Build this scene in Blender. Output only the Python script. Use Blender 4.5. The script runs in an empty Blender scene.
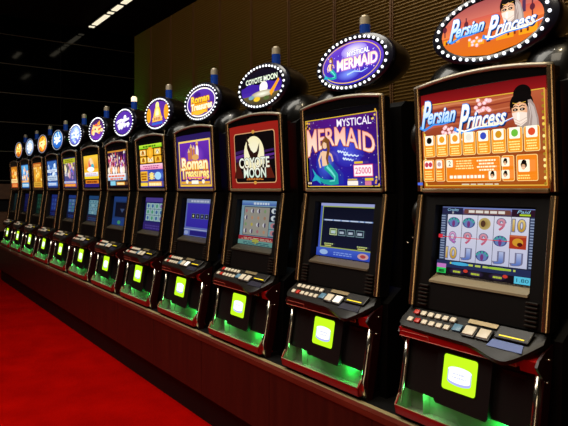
import bpy, bmesh, math, random
from mathutils import Vector, Matrix
random.seed(7)
PI = math.pi
scene = bpy.context.scene
col = scene.collection

# ------------------------------------------------------------------ materials
def lin(c):
    return tuple(((v / 12.92) if v <= 0.04045 else ((v + 0.055) / 1.055) ** 2.4) for v in c)

def rgb(h):
    return tuple(int(h[i:i + 2], 16) / 255 for i in (0, 2, 4))

def mat(name, c, rough=0.4, metal=0.0, emit=0.0, ecol=None, noise=None, coat=0.0, spec=0.5):
    m = bpy.data.materials.new(name)
    m.use_nodes = True
    nt = m.node_tree
    b = nt.nodes['Principled BSDF']
    l = lin(c)
    b.inputs['Base Color'].default_value = (*l, 1)
    b.inputs['Roughness'].default_value = rough
    b.inputs['Metallic'].default_value = metal
    b.inputs['Coat Weight'].default_value = coat
    b.inputs['Specular IOR Level'].default_value = spec
    if emit:
        b.inputs['Emission Color'].default_value = (*lin(ecol or c), 1)
        b.inputs['Emission Strength'].default_value = emit
    if noise:
        sc, amt = noise
        tc = nt.nodes.new('ShaderNodeTexCoord')
        n = nt.nodes.new('ShaderNodeTexNoise')
        n.inputs['Scale'].default_value = sc
        n.inputs['Detail'].default_value = 3
        nt.links.new(tc.outputs['Object'], n.inputs['Vector'])
        r = nt.nodes.new('ShaderNodeValToRGB')
        r.color_ramp.elements[0].position = 0.3
        r.color_ramp.elements[1].position = 0.7
        r.color_ramp.elements[0].color = (*[v * (1 - amt) for v in l], 1)
        r.color_ramp.elements[1].color = (*[min(1, v * (1 + amt)) for v in l], 1)
        nt.links.new(n.outputs['Fac'], r.inputs['Fac'])
        nt.links.new(r.outputs['Color'], b.inputs['Base Color'])
    return m

def wood_mat(name, c1, c2, scale, rough):
    m = mat(name, c1, rough)
    nt = m.node_tree
    b = nt.nodes['Principled BSDF']
    tc = nt.nodes.new('ShaderNodeTexCoord')
    mp = nt.nodes.new('ShaderNodeMapping')
    mp.inputs['Scale'].default_value = scale
    n = nt.nodes.new('ShaderNodeTexNoise')
    n.inputs['Scale'].default_value = 1.0
    n.inputs['Detail'].default_value = 5
    r = nt.nodes.new('ShaderNodeValToRGB')
    r.color_ramp.elements[0].position = 0.35
    r.color_ramp.elements[1].position = 0.7
    r.color_ramp.elements[0].color = (*lin(c1), 1)
    r.color_ramp.elements[1].color = (*lin(c2), 1)
    nt.links.new(tc.outputs['Object'], mp.inputs['Vector'])
    nt.links.new(mp.outputs['Vector'], n.inputs['Vector'])
    nt.links.new(n.outputs['Fac'], r.inputs['Fac'])
    nt.links.new(r.outputs['Color'], b.inputs['Base Color'])
    return m

def carpet_mat():
    m = mat('red_carpet', (.62, .02, .02), 0.95, spec=0.0)
    nt = m.node_tree
    b = nt.nodes['Principled BSDF']
    tc = nt.nodes.new('ShaderNodeTexCoord')
    fine = nt.nodes.new('ShaderNodeTexNoise')
    fine.inputs['Scale'].default_value = 220
    big = nt.nodes.new('ShaderNodeTexNoise')
    big.inputs['Scale'].default_value = 3.4
    big.inputs['Detail'].default_value = 4
    mx = nt.nodes.new('ShaderNodeMix')
    mx.data_type = 'FLOAT'
    mx.inputs['Factor'].default_value = 0.45
    r = nt.nodes.new('ShaderNodeValToRGB')
    r.color_ramp.elements[0].position = 0.3
    r.color_ramp.elements[1].position = 0.72
    r.color_ramp.elements[0].color = (.20, .0006, .0006, 1)
    r.color_ramp.elements[1].color = (.44, .0022, .0006, 1)
    bp = nt.nodes.new('ShaderNodeBump')
    bp.inputs['Strength'].default_value = 0.5
    bp.inputs['Distance'].default_value = 0.006
    for n in (fine, big):
        nt.links.new(tc.outputs['Object'], n.inputs['Vector'])
    nt.links.new(fine.outputs['Fac'], mx.inputs['A'])
    nt.links.new(big.outputs['Fac'], mx.inputs['B'])
    nt.links.new(mx.outputs['Result'], r.inputs['Fac'])
    nt.links.new(r.outputs['Color'], b.inputs['Base Color'])
    nt.links.new(fine.outputs['Fac'], bp.inputs['Height'])
    nt.links.new(bp.outputs['Normal'], b.inputs['Normal'])
    return m

def art_mat(name, strength, rough):
    m = mat(name, (.02, .02, .02), rough)
    nt = m.node_tree
    b = nt.nodes['Principled BSDF']
    a = nt.nodes.new('ShaderNodeAttribute')
    a.attribute_name = 'Col'
    nt.links.new(a.outputs['Color'], b.inputs['Emission Color'])
    b.inputs['Emission Strength'].default_value = strength
    return m

M = {
    'black': mat('glossy_black_plastic', (.035, .032, .03), .2, coat=.3),
    'hood': mat('glossy_black_hood', (.03, .027, .022), .3, spec=.2, coat=.3),
    'satin': mat('satin_black_plastic', (.03, .028, .026), .5, spec=.3),
    'deck': mat('dark_deck_plastic', (.075, .064, .048), .4, spec=.3),
    'bezel': mat('screen_bezel_black', (.018, .016, .014), .5, spec=.22),
    'side': mat('black_cabinet_side', (.02, .018, .018), .4, spec=.2),
    'chrome': mat('wall_tinted_chrome', (.86, .72, .54), .26, metal=1.0),  # bronze tint paints the wall's reflection into the chrome
    'silver': mat('polished_chrome', (.90, .88, .82), .2, metal=1.0),
    'strip': mat('pale_edge_strip', (.62, .56, .40), .5, metal=.2),
    'beige': mat('brushed_beige_metal', (.60, .53, .40), .4, metal=.6),
    'ledgedim': mat('dim_grey_ledge', (.32, .28, .22), .45),  # ledge copies for farther machines, dimness put into the colour
    'ledgedimmer': mat('dimmer_grey_ledge', (.20, .18, .14), .45),
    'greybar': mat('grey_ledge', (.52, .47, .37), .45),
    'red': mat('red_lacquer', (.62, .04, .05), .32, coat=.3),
    'skirtred': mat('carpet_tinted_black', (.15, .018, .018), .3, spec=.4),  # glossy black skirt, red carpet's reflection put into its colour
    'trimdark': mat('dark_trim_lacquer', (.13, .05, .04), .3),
    'pinkline': mat('red_edge_trim', (.75, .35, .28), .35),
    'tray': mat('grey_tray_liner', (.52, .58, .48), .4, metal=.2),
    'blue': mat('blue_lamp_lens', (.06, .18, .45), .25, emit=.10, ecol=(.06, .30, .75)),
    'cap': mat('frosted_lamp_cap', (.62, .58, .50), .4, metal=.35),
    'capglow': mat('lit_lamp_cap', (.95, .9, .8), .35, emit=1.2, ecol=(1, .88, .7)),
    'bulb': mat('white_marquee_bulb', (1, 1, 1), .3, emit=1.6, ecol=(.93, .96, 1)),
    'bulbdim': mat('small_marquee_bulb', (1, 1, 1), .3, emit=.35, ecol=(.8, .85, 1)),
    'rim': mat('dark_marquee_rim', (.06, .06, .12), .28, coat=.3),
    'wall': mat('bronze_slats', (.36, .265, .085), .36, metal=.55),
    'seam': mat('bronze_seam_trim', (.30, .19, .08), .4, metal=.5),
    'blackglass': mat('black_wall_panel', (.012, .012, .012), .06, spec=.3),
    'joint': mat('wall_joint_strip', (.42, .38, .32), .35, metal=.3),
    'ceil': mat('black_ceiling', (.03, .03, .03), .8),
    'carpet': carpet_mat(),
    'wood': wood_mat('dark_red_wood', (.145, .045, .018), (.21, .065, .028), (26, 26, 1.6), .4),
    'woodtop': wood_mat('red_wood_edge', (.30, .085, .05), (.40, .13, .08), (3, 26, 26), .4),
    'kick': mat('black_toe_kick', (.022, .018, .018), .6, spec=.2),
    'counter': wood_mat('dim_brown_board', (.36, .24, .15), (.46, .32, .20), (2, 6, 20), .5),
    'fixture': mat('white_light_tube', (.5, .48, .44), .4, emit=1.0, ecol=(1, .95, .82)),
    'housing': mat('black_light_housing', (.04, .04, .04), .5),
    'btn_w': mat('white_button', (.80, .76, .68), .35, emit=.10, ecol=(1, .9, .75)),
    'btn_r': mat('red_button', (.70, .14, .08), .35, emit=.15),
    'btn_b': mat('blue_button', (.32, .48, .58), .35, emit=.08),
    'btn_l': mat('lit_white_button', (.95, .93, .88), .35, emit=.55),
    'btn_k': mat('button_surround', (.05, .05, .05), .4),
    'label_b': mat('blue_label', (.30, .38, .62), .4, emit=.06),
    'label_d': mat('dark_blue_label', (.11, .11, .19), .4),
    'archtrim': mat('grey_chrome_edge', (.66, .63, .56), .38, metal=.5),
    'slotlit': mat('yellow_slot_light', (.95, .85, .15), .4, emit=.7),
    'vent': mat('louvre_plastic', (.10, .08, .055), .4, spec=.3),
    'disc': mat('speaker_disc', (.05, .042, .03), .35, spec=.3),
    'lit': art_mat('backlit_artwork', 1.0, .18),
    'lcd': art_mat('lit_screen', 1.0, .25),
}

# ------------------------------------------------------------------ mesh helpers
MESH = {}

def new_obj(name, mesh, parent=None, loc=None, rot=None):
    o = bpy.data.objects.new(name, mesh)
    col.objects.link(o)
    if parent is not None:
        o.parent = parent
    if loc is not None:
        o.location = loc
    if rot is not None:
        o.rotation_euler = rot
    return o

def finish(bm, name, m, smooth=False):
    me = bpy.data.meshes.new(name)
    bmesh.ops.recalc_face_normals(bm, faces=bm.faces[:])
    bm.to_mesh(me)
    bm.free()
    me.materials.append(m)
    if smooth:
        for p in me.polygons:
            p.use_smooth = True
    return me

def cached(key, fn):
    if key not in MESH:
        MESH[key] = fn()
    return MESH[key]

def box(bm, x0, x1, y0, y1, z0, z1, bev=0.0):
    r = bmesh.ops.create_cube(bm, size=1.0)
    vs = r['verts']
    for v in vs:
        v.co = Vector(((x0 + x1) / 2 + v.co.x * (x1 - x0), (y0 + y1) / 2 + v.co.y * (y1 - y0), (z0 + z1) / 2 + v.co.z * (z1 - z0)))
    if bev:
        es = list({e for v in vs for e in v.link_edges})
        bmesh.ops.bevel(bm, geom=es, offset=bev, segments=2, profile=.5, affect='EDGES')

def prism(bm, pts, a, b, axis='x'):
    """pts in the two other axes, extruded from a to b along axis"""
    def mk(p, t):
        if axis == 'x': return (t, p[0], p[1])
        if axis == 'y': return (p[0], t, p[1])
        return (p[0], p[1], t)
    n = len(pts)
    A = [bm.verts.new(mk(p, a)) for p in pts]
    B = [bm.verts.new(mk(p, b)) for p in pts]
    bm.faces.new(A)
    bm.faces.new(B[::-1])
    for i in range(n):
        bm.faces.new((A[i], A[(i + 1) % n], B[(i + 1) % n], B[i]))

def tube(bm, pts, r, n=10, flat=1.0):
    """round rod along a poly line"""
    rings = []
    for i, p in enumerate(pts):
        p = Vector(p)
        d = (Vector(pts[min(i + 1, len(pts) - 1)]) - Vector(pts[max(i - 1, 0)])).normalized()
        up = Vector((1, 0, 0)) if abs(d.x) < .9 else Vector((0, 0, 1))
        a = d.cross(up).normalized()
        b = a.cross(d).normalized()
        rings.append([bm.verts.new(p + a * (r * math.cos(t)) + b * (r * flat * math.sin(t))) for t in (2 * PI * k / n for k in range(n))])
    for i in range(len(rings) - 1):
        for k in range(n):
            bm.faces.new((rings[i][k], rings[i][(k + 1) % n], rings[i + 1][(k + 1) % n], rings[i + 1][k]))
    bm.faces.new(rings[0])
    bm.faces.new(rings[-1][::-1])

def lathe_y(bm, prof, a, b, cx=0, cz=0, n=40):
    """prof: list of (scale, y); an elliptical lathe around the y axis"""
    rings = []
    for s, y in prof:
        if s < 1e-5:
            rings.append([bm.verts.new((cx, y, cz))])
        else:
            rings.append([bm.verts.new((cx + a * s * math.cos(2 * PI * k / n), y, cz + b * s * math.sin(2 * PI * k / n))) for k in range(n)])
    for i in range(len(rings) - 1):
        A, B = rings[i], rings[i + 1]
        for k in range(n):
            if len(A) == 1 and len(B) == 1: continue
            if len(A) == 1: bm.faces.new((A[0], B[(k + 1) % n], B[k]))
            elif len(B) == 1: bm.faces.new((A[k], A[(k + 1) % n], B[0]))
            else: bm.faces.new((A[k], A[(k + 1) % n], B[(k + 1) % n], B[k]))

def superell(bm, c, r, e=2.6, nu=28, nv=14, zmin=-1.0):
    """super ellipsoid blob"""
    def sp(v, p): return math.copysign(abs(v) ** p, v)
    q = 2 / e
    rings = []
    for j in range(nv + 1):
        ph = -PI / 2 + PI * j / nv
        ring = []
        for i in range(nu):
            t = 2 * PI * i / nu
            x = sp(math.cos(ph), q) * sp(math.cos(t), q)
            y = sp(math.cos(ph), q) * sp(math.sin(t), q)
            z = max(zmin, sp(math.sin(ph), q))
            ring.append(bm.verts.new((c[0] + r[0] * x, c[1] + r[1] * y, c[2] + r[2] * z)))
        rings.append(ring)
    for j in range(nv):
        for i in range(nu):
            bm.faces.new((rings[j][i], rings[j][(i + 1) % nu], rings[j + 1][(i + 1) % nu], rings[j + 1][i]))
    bmesh.ops.remove_doubles(bm, verts=bm.verts[:], dist=1e-5)

def bmo(fn, name, m, smooth=False):
    bm = bmesh.new()
    fn(bm)
    return finish(bm, name, m, smooth)

def part(key, name, m, parent, fn, smooth=False, loc=None, rot=None):
    me = cached(key, lambda: bmo(fn, name, m, smooth))
    return new_obj(name, me, parent, loc, rot)

def auto_smooth(o_mesh, ang=40):
    for p in o_mesh.polygons:
        p.use_smooth = True
    try:
        o_mesh.set_sharp_from_angle(angle=math.radians(ang))
    except Exception:
        pass

# ------------------------------------------------------------------ flat backlit artwork
TEXT = {}

def glyphs(s, shear=0.0, offset=0.0, bold=0.0):
    k = (s, shear, offset)
    if k in TEXT:
        return TEXT[k]
    cu = bpy.data.curves.new('lettering', 'FONT')
    cu.body = s
    cu.size = 1.0
    cu.shear = shear
    cu.offset = offset
    cu.resolution_u = 3
    o = bpy.data.objects.new('lettering', cu)
    col.objects.link(o)
    dg = bpy.context.evaluated_depsgraph_get()
    dg.update()
    me = bpy.data.meshes.new_from_object(o.evaluated_get(dg))
    vs = [(v.co.x, v.co.y) for v in me.vertices]
    fs = [tuple(p.vertices) for p in me.polygons]
    bpy.data.objects.remove(o)
    bpy.data.curves.remove(cu)
    bpy.data.meshes.remove(me)
    TEXT[k] = (vs, fs)
    return vs, fs

class Art:
    """collects flat coloured shapes on a surface; (x, z) local, lifted a hair per layer"""
    def __init__(self, parent, surf, gain=1.0, m='lit', step=0.00012):
        self.p, self.surf, self.g, self.m, self.step = parent, surf, gain, m, step
        self.n = 0
        self.reset()
    def reset(self):
        self.v, self.f, self.c = [], [], []
    def add(self, pts, faces, colour):
        self.n += 1
        d = self.step * self.n
        b = len(self.v)
        for x, z in pts:
            self.v.append(self.surf(x, z, d))
            c = colour(x, z) if callable(colour) else colour
            c = rgb(c) if isinstance(c, str) else c
            self.c.append(tuple(v * self.g for v in lin(c)))
        for f in faces:
            self.f.append(tuple(b + i for i in f))
    def poly(self, pts, c):
        self.add(pts, [tuple(range(len(pts)))], c)
    def rect(self, x0, z0, x1, z1, c, c2=None):
        if c2 is not None:
            ca, cb = rgb(c), rgb(c2)
            f = lambda x, z: cb if abs(z - z1) < 1e-6 else ca
            self.add([(x0, z0), (x1, z0), (x1, z1), (x0, z1)], [(0, 1, 2, 3)], f)
        else:
            self.poly([(x0, z0), (x1, z0), (x1, z1), (x0, z1)], c)
    def rrect(self, x0, z0, x1, z1, c, r=.006):
        pts = []
        for cx, cz, a in ((x1 - r, z1 - r, 0), (x0 + r, z1 - r, 90), (x0 + r, z0 + r, 180), (x1 - r, z0 + r, 270)):
            for k in range(4):
                t = math.radians(a + 30 * k)
                pts.append((cx + r * math.cos(t), cz + r * math.sin(t)))
        self.poly(pts, c)
    def frame(self, x0, z0, x1, z1, w, c):
        self.rect(x0, z0, x1, z0 + w, c); self.rect(x0, z1 - w, x1, z1, c)
        self.rect(x0, z0 + w, x0 + w, z1 - w, c); self.rect(x1 - w, z0 + w, x1, z1 - w, c)
    def ell(self, cx, cz, a, b, c, c2=None, n=26, rot=0.0):
        ca, sa = math.cos(rot), math.sin(rot)
        pts = [(cx, cz)]
        for k in range(n):
            u, w = a * math.cos(2 * PI * k / n), b * math.sin(2 * PI * k / n)
            pts.append((cx + u * ca - w * sa, cz + u * sa + w * ca))
        fs = [(0, 1 + k, 1 + (k + 1) % n) for k in range(n)]
        if c2 is None:
            self.add(pts, fs, c)
        else:
            i = [0]
            def f(x, z):
                i[0] += 1
                return c if i[0] == 1 else c2
            self.add(pts, fs, f)
    def band(self, a, b, z0, z1, c, c2=None, cx=0, cz=0, n=14):
        """the slice of an ellipse between two heights"""
        z0, z1 = max(z0, -b * .999), min(z1, b * .999)
        def w(z): return a * math.sqrt(max(0, 1 - (z / b) ** 2))
        zs = [z0 + (z1 - z0) * k / n for k in range(n + 1)]
        pts = [(cx + w(z), cz + z) for z in zs] + [(cx - w(z), cz + z) for z in zs[::-1]]
        N = len(pts)
        fs = [(i, i + 1, N - 2 - i, N - 1 - i) for i in range(n)]
        if c2:
            A, B = rgb(c), rgb(c2)
            self.add(pts, fs, lambda x, z: tuple(p + (q - p) * (z - cz - z0) / (z1 - z0) for p, q in zip(A, B)))
        else:
            self.add(pts, fs, c)
    def ring(self, cx, cz, a, b, w, c, n=44):
        pts = []
        for k in range(n):
            t = 2 * PI * k / n
            pts += [(cx + a * math.cos(t), cz + b * math.sin(t)), (cx + (a - w) * math.cos(t), cz + (b - w) * math.sin(t))]
        fs = [(2 * k, 2 * ((k + 1) % n), 2 * ((k + 1) % n) + 1, 2 * k + 1) for k in range(n)]
        self.add(pts, fs, c)
    def stroke(self, pts, w, c, w2=None):
        w2 = w if w2 is None else w2
        L, R = [], []
        for i, p in enumerate(pts):
            a, b = pts[max(i - 1, 0)], pts[min(i + 1, len(pts) - 1)]
            dx, dz = b[0] - a[0], b[1] - a[1]
            d = math.hypot(dx, dz) or 1
            ww = (w + (w2 - w) * i / (len(pts) - 1)) / 2
            L.append((p[0] - dz / d * ww, p[1] + dx / d * ww)); R.append((p[0] + dz / d * ww, p[1] - dx / d * ww))
        n = len(pts)
        self.add(L + R, [(i, i + 1, n + i + 1, n + i) for i in range(n - 1)], c)
    def text(self, s, cx, cz, width, height, c, c2=None, shear=0.0, off=0.0, warp=None, tilt=0.0):
        """lettering fitted to width x height, centred"""
        vs, fs = glyphs(s, shear, 0.0)
        xs = [v[0] for v in vs]; zs = [v[1] for v in vs]
        x0, x1, z0, z1 = min(xs), max(xs), min(zs), max(zs)
        sx, sz = width / (x1 - x0), height / (z1 - z0)
        vs, fs = glyphs(s, shear, off) if off else (vs, fs)
        mx, mz = (x0 + x1) / 2, (z0 + z1) / 2
        pts = []
        for x, z in vs:
            px, pz = (x - mx) * sx, (z - mz) * sz
            if warp: px, pz = warp(px, pz)
            pts.append((cx + px, cz + pz + px * tilt))
        if c2:
            A, B = rgb(c), rgb(c2)
            def f(x, z):
                t = max(0, min(1, (z - cz - (x - cx) * tilt) / height + .5))
                return tuple(p + (q - p) * t for p, q in zip(A, B))
            self.add(pts, fs, f)
        else:
            self.add(pts, fs, c)
    def otext(self, s, cx, cz, w, h, c, oc, c2=None, off=.05, bold=.0, **k):
        self.text(s, cx, cz, w, h, oc, off=off + bold, **k)
        self.text(s, cx, cz, w, h, c, c2, off=bold, **k)
    def lines(self, x0, z0, x1, z1, n, c, fill=.5):
        h = (z1 - z0) / n
        for i in range(n):
            L = (x1 - x0) * (.72 + .28 * random.random())
            xx = x0 + (x1 - x0 - L) / 2
            while xx < x1 - (x1 - x0 - L) / 2 - 1e-6:
                wl = min((x1 - x0) * (.06 + .12 * random.random()), x0 + (x1 - x0 + L) / 2 - xx)
                self.rect(xx, z0 + h * i, xx + wl, z0 + h * (i + fill), c)
                xx += wl + (x1 - x0) * .03
    def flush(self, name, parent=None):
        if not self.f:
            return None
        me = bpy.data.meshes.new(name)
        me.from_pydata(self.v, [], self.f)
        at = me.color_attributes.new('Col', 'FLOAT_COLOR', 'POINT')
        for i, c in enumerate(self.c):
            at.data[i].color = (*c, 1)
        me.materials.append(M[self.m])
        self.reset()
        return new_obj(name, me, parent or self.p)

# ------------------------------------------------------------------ the slot machine
ROW_Y, PLINTH_Z, PITCH, X0 = 1.81, .53, .75, -1.245
# front profile of the door (y as a function of z)
PROF = [(.0, -.135), (.10, -.115), (.307, -.08), (.42, -.06), (.872, 0.0), (1.32, -.026)]

def yf(z):
    for (a, ya), (b, yb) in zip(PROF, PROF[1:]):
        if z <= b:
            return ya + (yb - ya) * (z - a) / (b - a)
    return PROF[-1][1]

def glass_surf(x, z, d):           # z measured from the bottom of the display glass
    zz = .893 + z
    return (x, yf(zz) - .004 - d, zz)

def screen_surf(x, z, d):
    zz = .562 + z * .258 / .293
    return (x * 1.02 + .003, .000 + .028 * (zz - .562) / .258 - d, zz)

TOP_C = Vector((0, .05, 1.493))     # topper face centre
TA, TB = .257, .130                # topper half axes (with bulbs)

def topper_surf(x, z, d):
    return (x, TOP_C.y - .006 - d, TOP_C.z + z)

def panel_surf(x, z, d):
    return (x, yf(z) - .024 - d, z)

def deck_front(x):                 # y of the front lip
    if x < -.276: return -.122 - .010 * (x + .285) / .009
    if x < .02: return -.132 - .006 * (x + .276) / .296
    if x < .19: return -.138 - .028 * .5 * (1 - math.cos((x - .02) / .17 * PI))
    return -.166 + .080 * ((x - .19) / .095) ** 1.4

def deck_z(y):
    return .420 + (y + .06) * .76

def deck_mesh(bm):
    n = 34
    xs = [-.285 + .57 * i / n for i in range(n + 1)]
    top_b, top_m, lip, bot, back = [], [], [], [], []
    for x in xs:
        yb, y1 = -.045, deck_front(x)
        top_b.append(bm.verts.new((x, yb, deck_z(-.06) + .004)))
        ym = y1 + .012
        top_m.append(bm.verts.new((x, ym, deck_z(ym) + .003)))
        lip.append(bm.verts.new((x, y1 - .003, deck_z(y1) - .006)))
        bot.append(bm.verts.new((x, y1 + .003, deck_z(y1) - .020)))
        back.append(bm.verts.new((x, yb, deck_z(y1) - .020)))
    rows = [top_b, top_m, lip, bot, back]
    for i in range(n):
        for a in range(5):
            A, B = rows[a], rows[(a + 1) % 5]
            bm.faces.new((A[i], A[i + 1], B[i + 1], B[i]))
    bm.faces.new([r[0] for r in rows])
    bm.faces.new([r[-1] for r in rows][::-1])

DECK_ROT = math.atan(.76)
def on_deck(x, v):                 # v = 0 at the back edge, 1 at the usual front
    y = -.06 - v * .075
    return (x, y, deck_z(y) + .004)

def frame_ring(bm, outer, inner, y0f, y1f):
    """closed ring between two polygons of equal count (x, z)"""
    n = len(outer)
    rows = []
    for pts, yfn in ((outer, y0f), (inner, y0f), (inner, y1f), (outer, y1f)):
        rows.append([bm.verts.new((p[0], yfn(p[1]), p[1])) for p in pts])
    for i in range(n):
        j = (i + 1) % n
        for a in range(4):
            b = (a + 1) % 4
            bm.faces.new((rows[a][i], rows[a][j], rows[b][j], rows[b][i]))

def arch(x):                       # top edge of the upper door
    return 1.292 + .026 * (1 - (x / .285) ** 2)

def upper_frame(bm):
    outer, inner = [], []
    N = 16
    for i in range(N + 1):         # top, left to right
        x = -.285 + .57 * i / N
        outer.append((x, arch(x)))
        xi = -.262 + .524 * i / N
        inner.append((xi, 1.262 + .006 * (1 - (xi / .262) ** 2)))
    outer += [(.285, .95), (.285, .878), (0, .878), (-.285, .878), (-.285, .95)]
    inner += [(.262, .95), (.262, .893), (0, .893), (-.262, .893), (-.262, .95)]
    frame_ring(bm, outer, inner, lambda z: yf(z) - .010, lambda z: yf(z) + .035)

def screen_frame(bm):
    outer = [(-.285, .868), (.285, .868), (.285, .425), (-.285, .425)]
    inner = [(-.206, .828), (.210, .828), (.210, .533), (-.206, .533)]
    frame_ring(bm, outer, inner, lambda z: yf(z) + .002, lambda z: yf(z) + .062)

def quad_surface(bm, pts):
    bm.faces.new([bm.verts.new(p) for p in pts])

def hood_mesh(bm, s):
    superell(bm, (s * .215, .190, 1.275), (.135, .155, .152), e=2.3, zmin=-.15)

def build_machine(n, label):
    big = n < 8
    root = bpy.data.objects.new('slot_machine', None)
    col.objects.link(root)
    root.location = (X0 - PITCH * n, ROW_Y, PLINTH_Z)
    root.empty_display_size = .1
    root['label'] = label
    root['category'] = 'slot machine'
    root['group'] = 'slot machines in a row on the wooden plinth'
    P = lambda key, name, m, fn, par=root, smooth=False, loc=None, rot=None: part(key, name, M[m], par, fn, smooth, loc, rot)

    # ---- cabinet
    def cab(bm):
        prism(bm, [(-.045, .0), (-.035, .40), (.050, .46), (.062, .86), (.045, 1.25), (.075, 1.275), (.53, 1.285), (.55, 1.26), (.55, 0)], -.318, .318, 'x')
    cabinet = P('cab', 'cabinet', 'side', cab)
    def basef(bm):
        box(bm, -.275, .275, -.13, .0, .0, .018)
        box(bm, -.262, .262, -.068, -.02, .0, .30)
    P('base', 'base', 'satin', basef)
    for s in ((-1,) if n == 1 else (-1, 1)):
        hd = P('hood%d' % s, 'shoulder_hood', 'hood', lambda bm, s=s: hood_mesh(bm, s), smooth=True)
        P('slot%d' % s, 'handle_slot', 'bezel', lambda bm, s=s: superell(bm, (s * .240, .105, 1.392), (.034, .014, .011), e=2, nu=16, nv=8), hd, smooth=True)
    # bulging speaker discs on the cabinet sides
    for s in (-1,):
        for zc, r in ((1.10, .078), (.78, .070)):
            P('disc%d_%.2f' % (s, zc), 'side_speaker', 'disc',
              lambda bm, s=s, zc=zc, r=r: superell(bm, (s * .318, .055, zc), (.034, r * .85, r), e=2.2, nu=24, nv=12), smooth=True)
    for (y, z) in ((.085, .655), (.12, .675), (.165, .64)):
        P('bolt%.3f' % y, 'side_bolt', 'silver', lambda bm, y=y, z=z: superell(bm, (.32, y, z), (.006, .0055, .0055), e=2, nu=10, nv=6), smooth=True)

    # ---- upper door
    fr = P('upper', 'upper_door_frame', 'black', upper_frame)
    P('archtrim', 'arch_trim', 'archtrim', lambda bm: tube(bm, [(-.285 + .57 * i / 16, yf(arch(-.285 + .57 * i / 16)) - .010, arch(-.285 + .57 * i / 16)) for i in range(17)], .0085, 8), fr, smooth=True)
    P('ledge', 'glass_ledge', 'beige', lambda bm: box(bm, -.262, .262, -.020, -.006, .876, .892, .003), fr)
    for s in (-1, 1):
        P('uptrim%d' % s, 'door_edge_trim', 'chrome', lambda bm, s=s: tube(bm, [(s * .277, yf(.882) - .008, .882), (s * .277, yf(1.29) - .008, 1.292)], .013, 12), fr, smooth=True)
    # ---- screen door
    sd = P('scrframe', 'screen_surround', 'bezel', screen_frame)
    for s in (-1, 1):
        P('lowtrim%d' % s, 'door_edge_trim', 'chrome', lambda bm, s=s: tube(bm, [(s * .277, yf(.866) - .006, .866), (s * .277, yf(.65) - .009, .65), (s * .277, yf(.43) - .006, .43)], .013, 12), sd, smooth=True)
        for k in range(6):
            P('louvre%d_%d' % (s, k), 'louvre', 'vent', lambda bm, s=s, k=k: box(bm, s * .225 - .022, s * .225 + .022, yf(.43 + .016 * k) - .008, yf(.43 + .016 * k) + .004, .436 + .0145 * k, .443 + .0145 * k, .002), sd)
    P('scrledge%d' % min(n, 2), 'screen_ledge', ('greybar', 'ledgedim', 'ledgedimmer')[min(n, 2)], lambda bm: prism(bm, [(yf(.535) - .004, .536), (.002, .561), (.02, .561), (.02, .527), (yf(.53) - .004, .528)], -.203, .207, 'x'), sd)

    # ---- button deck
    dk = P('deck', 'button_deck', 'deck', deck_mesh)
    bt = lambda s: (lambda bm: (box(bm, -s, s, -s * .85, s * .85, 0, .007, .002)))
    rot = (DECK_ROT, 0, 0)
    back = ['btn_r'] + ['btn_w'] * 5
    front = ['btn_w', 'btn_r', 'btn_w', 'btn_w', 'btn_w', 'btn_w']
    if n == 1:
        back[0] = 'btn_w'; front[0] = 'btn_w'
    for i, k in enumerate(back):
        P('b_' + k, 'button', k, bt(.0115), dk, loc=on_deck(-.232 + .034 * i, .30), rot=rot)
    for i, k in enumerate(front):
        P('b_' + k, 'button', k, bt(.0115), dk, loc=on_deck(-.238 + .034 * i, .72), rot=rot)
    P('b_blue', 'button', 'btn_b', bt(.018), dk, loc=on_deck(-.026, .62), rot=rot)
    for i, x in enumerate((.030, .088)):
        sur = P('b_sur', 'large_button', 'btn_k', lambda bm: box(bm, -.026, .026, -.024, .024, 0, .008, .002), dk, loc=on_deck(x, .66), rot=rot)
        k = 'btn_l' if (n == 1 and i == 1) or n == 3 and i == 1 else 'btn_w'
        P('b_big' + k, 'button_cap', k, lambda bm: box(bm, -.0215, .0215, -.019, .019, .008, .013, .002), sur)
    P('card', 'instruction_plate', 'beige', lambda bm: box(bm, -.058, .058, -.009, .009, 0, .002), dk, loc=on_deck(.055, .16), rot=rot)
    sl = P('tslot', 'ticket_slot', 'btn_k', lambda bm: (box(bm, -.062, .062, -.026, .026, 0, .009, .003)), dk, loc=on_deck(.185, .38), rot=rot)
    P('tlight', 'slot_light', 'slotlit', lambda bm: box(bm, -.045, .045, -.018, -.014, .009, .0105), sl)
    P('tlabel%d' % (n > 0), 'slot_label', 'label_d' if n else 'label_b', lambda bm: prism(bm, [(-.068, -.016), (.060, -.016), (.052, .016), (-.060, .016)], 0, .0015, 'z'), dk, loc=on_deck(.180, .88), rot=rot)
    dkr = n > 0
    rt = P('redtrim%d' % dkr, 'deck_trim', 'trimdark' if dkr else 'red', lambda bm: prism(bm, [(-.131, .347), (-.05, .37), (-.05, .312), (-.127, .316)], -.283, .215, 'x'))  # nearest trim coloured red to paint in the carpet's reflection
    P('redline', 'trim_edge', 'pinkline', lambda bm: (tube(bm, [(-.283, -.1275, .3165), (.215, -.1275, .3165)], .0018, 6), tube(bm, [(.215, -.1275, .3165), (.215, -.131, .338)], .0018, 6), tube(bm, [(-.27, -.1305, .336), (-.14, -.1305, .336)], .0012, 6), tube(bm, [(-.14, -.1305, .336), (-.14, -.129, .320)], .0012, 6)), rt)
    P('redcorner', 'trim_corner', 'red', lambda bm: prism(bm, [(-.118, .342), (-.05, .37), (-.05, .305), (-.105, .300)], .2155, .281, 'x'), rt)
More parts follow.
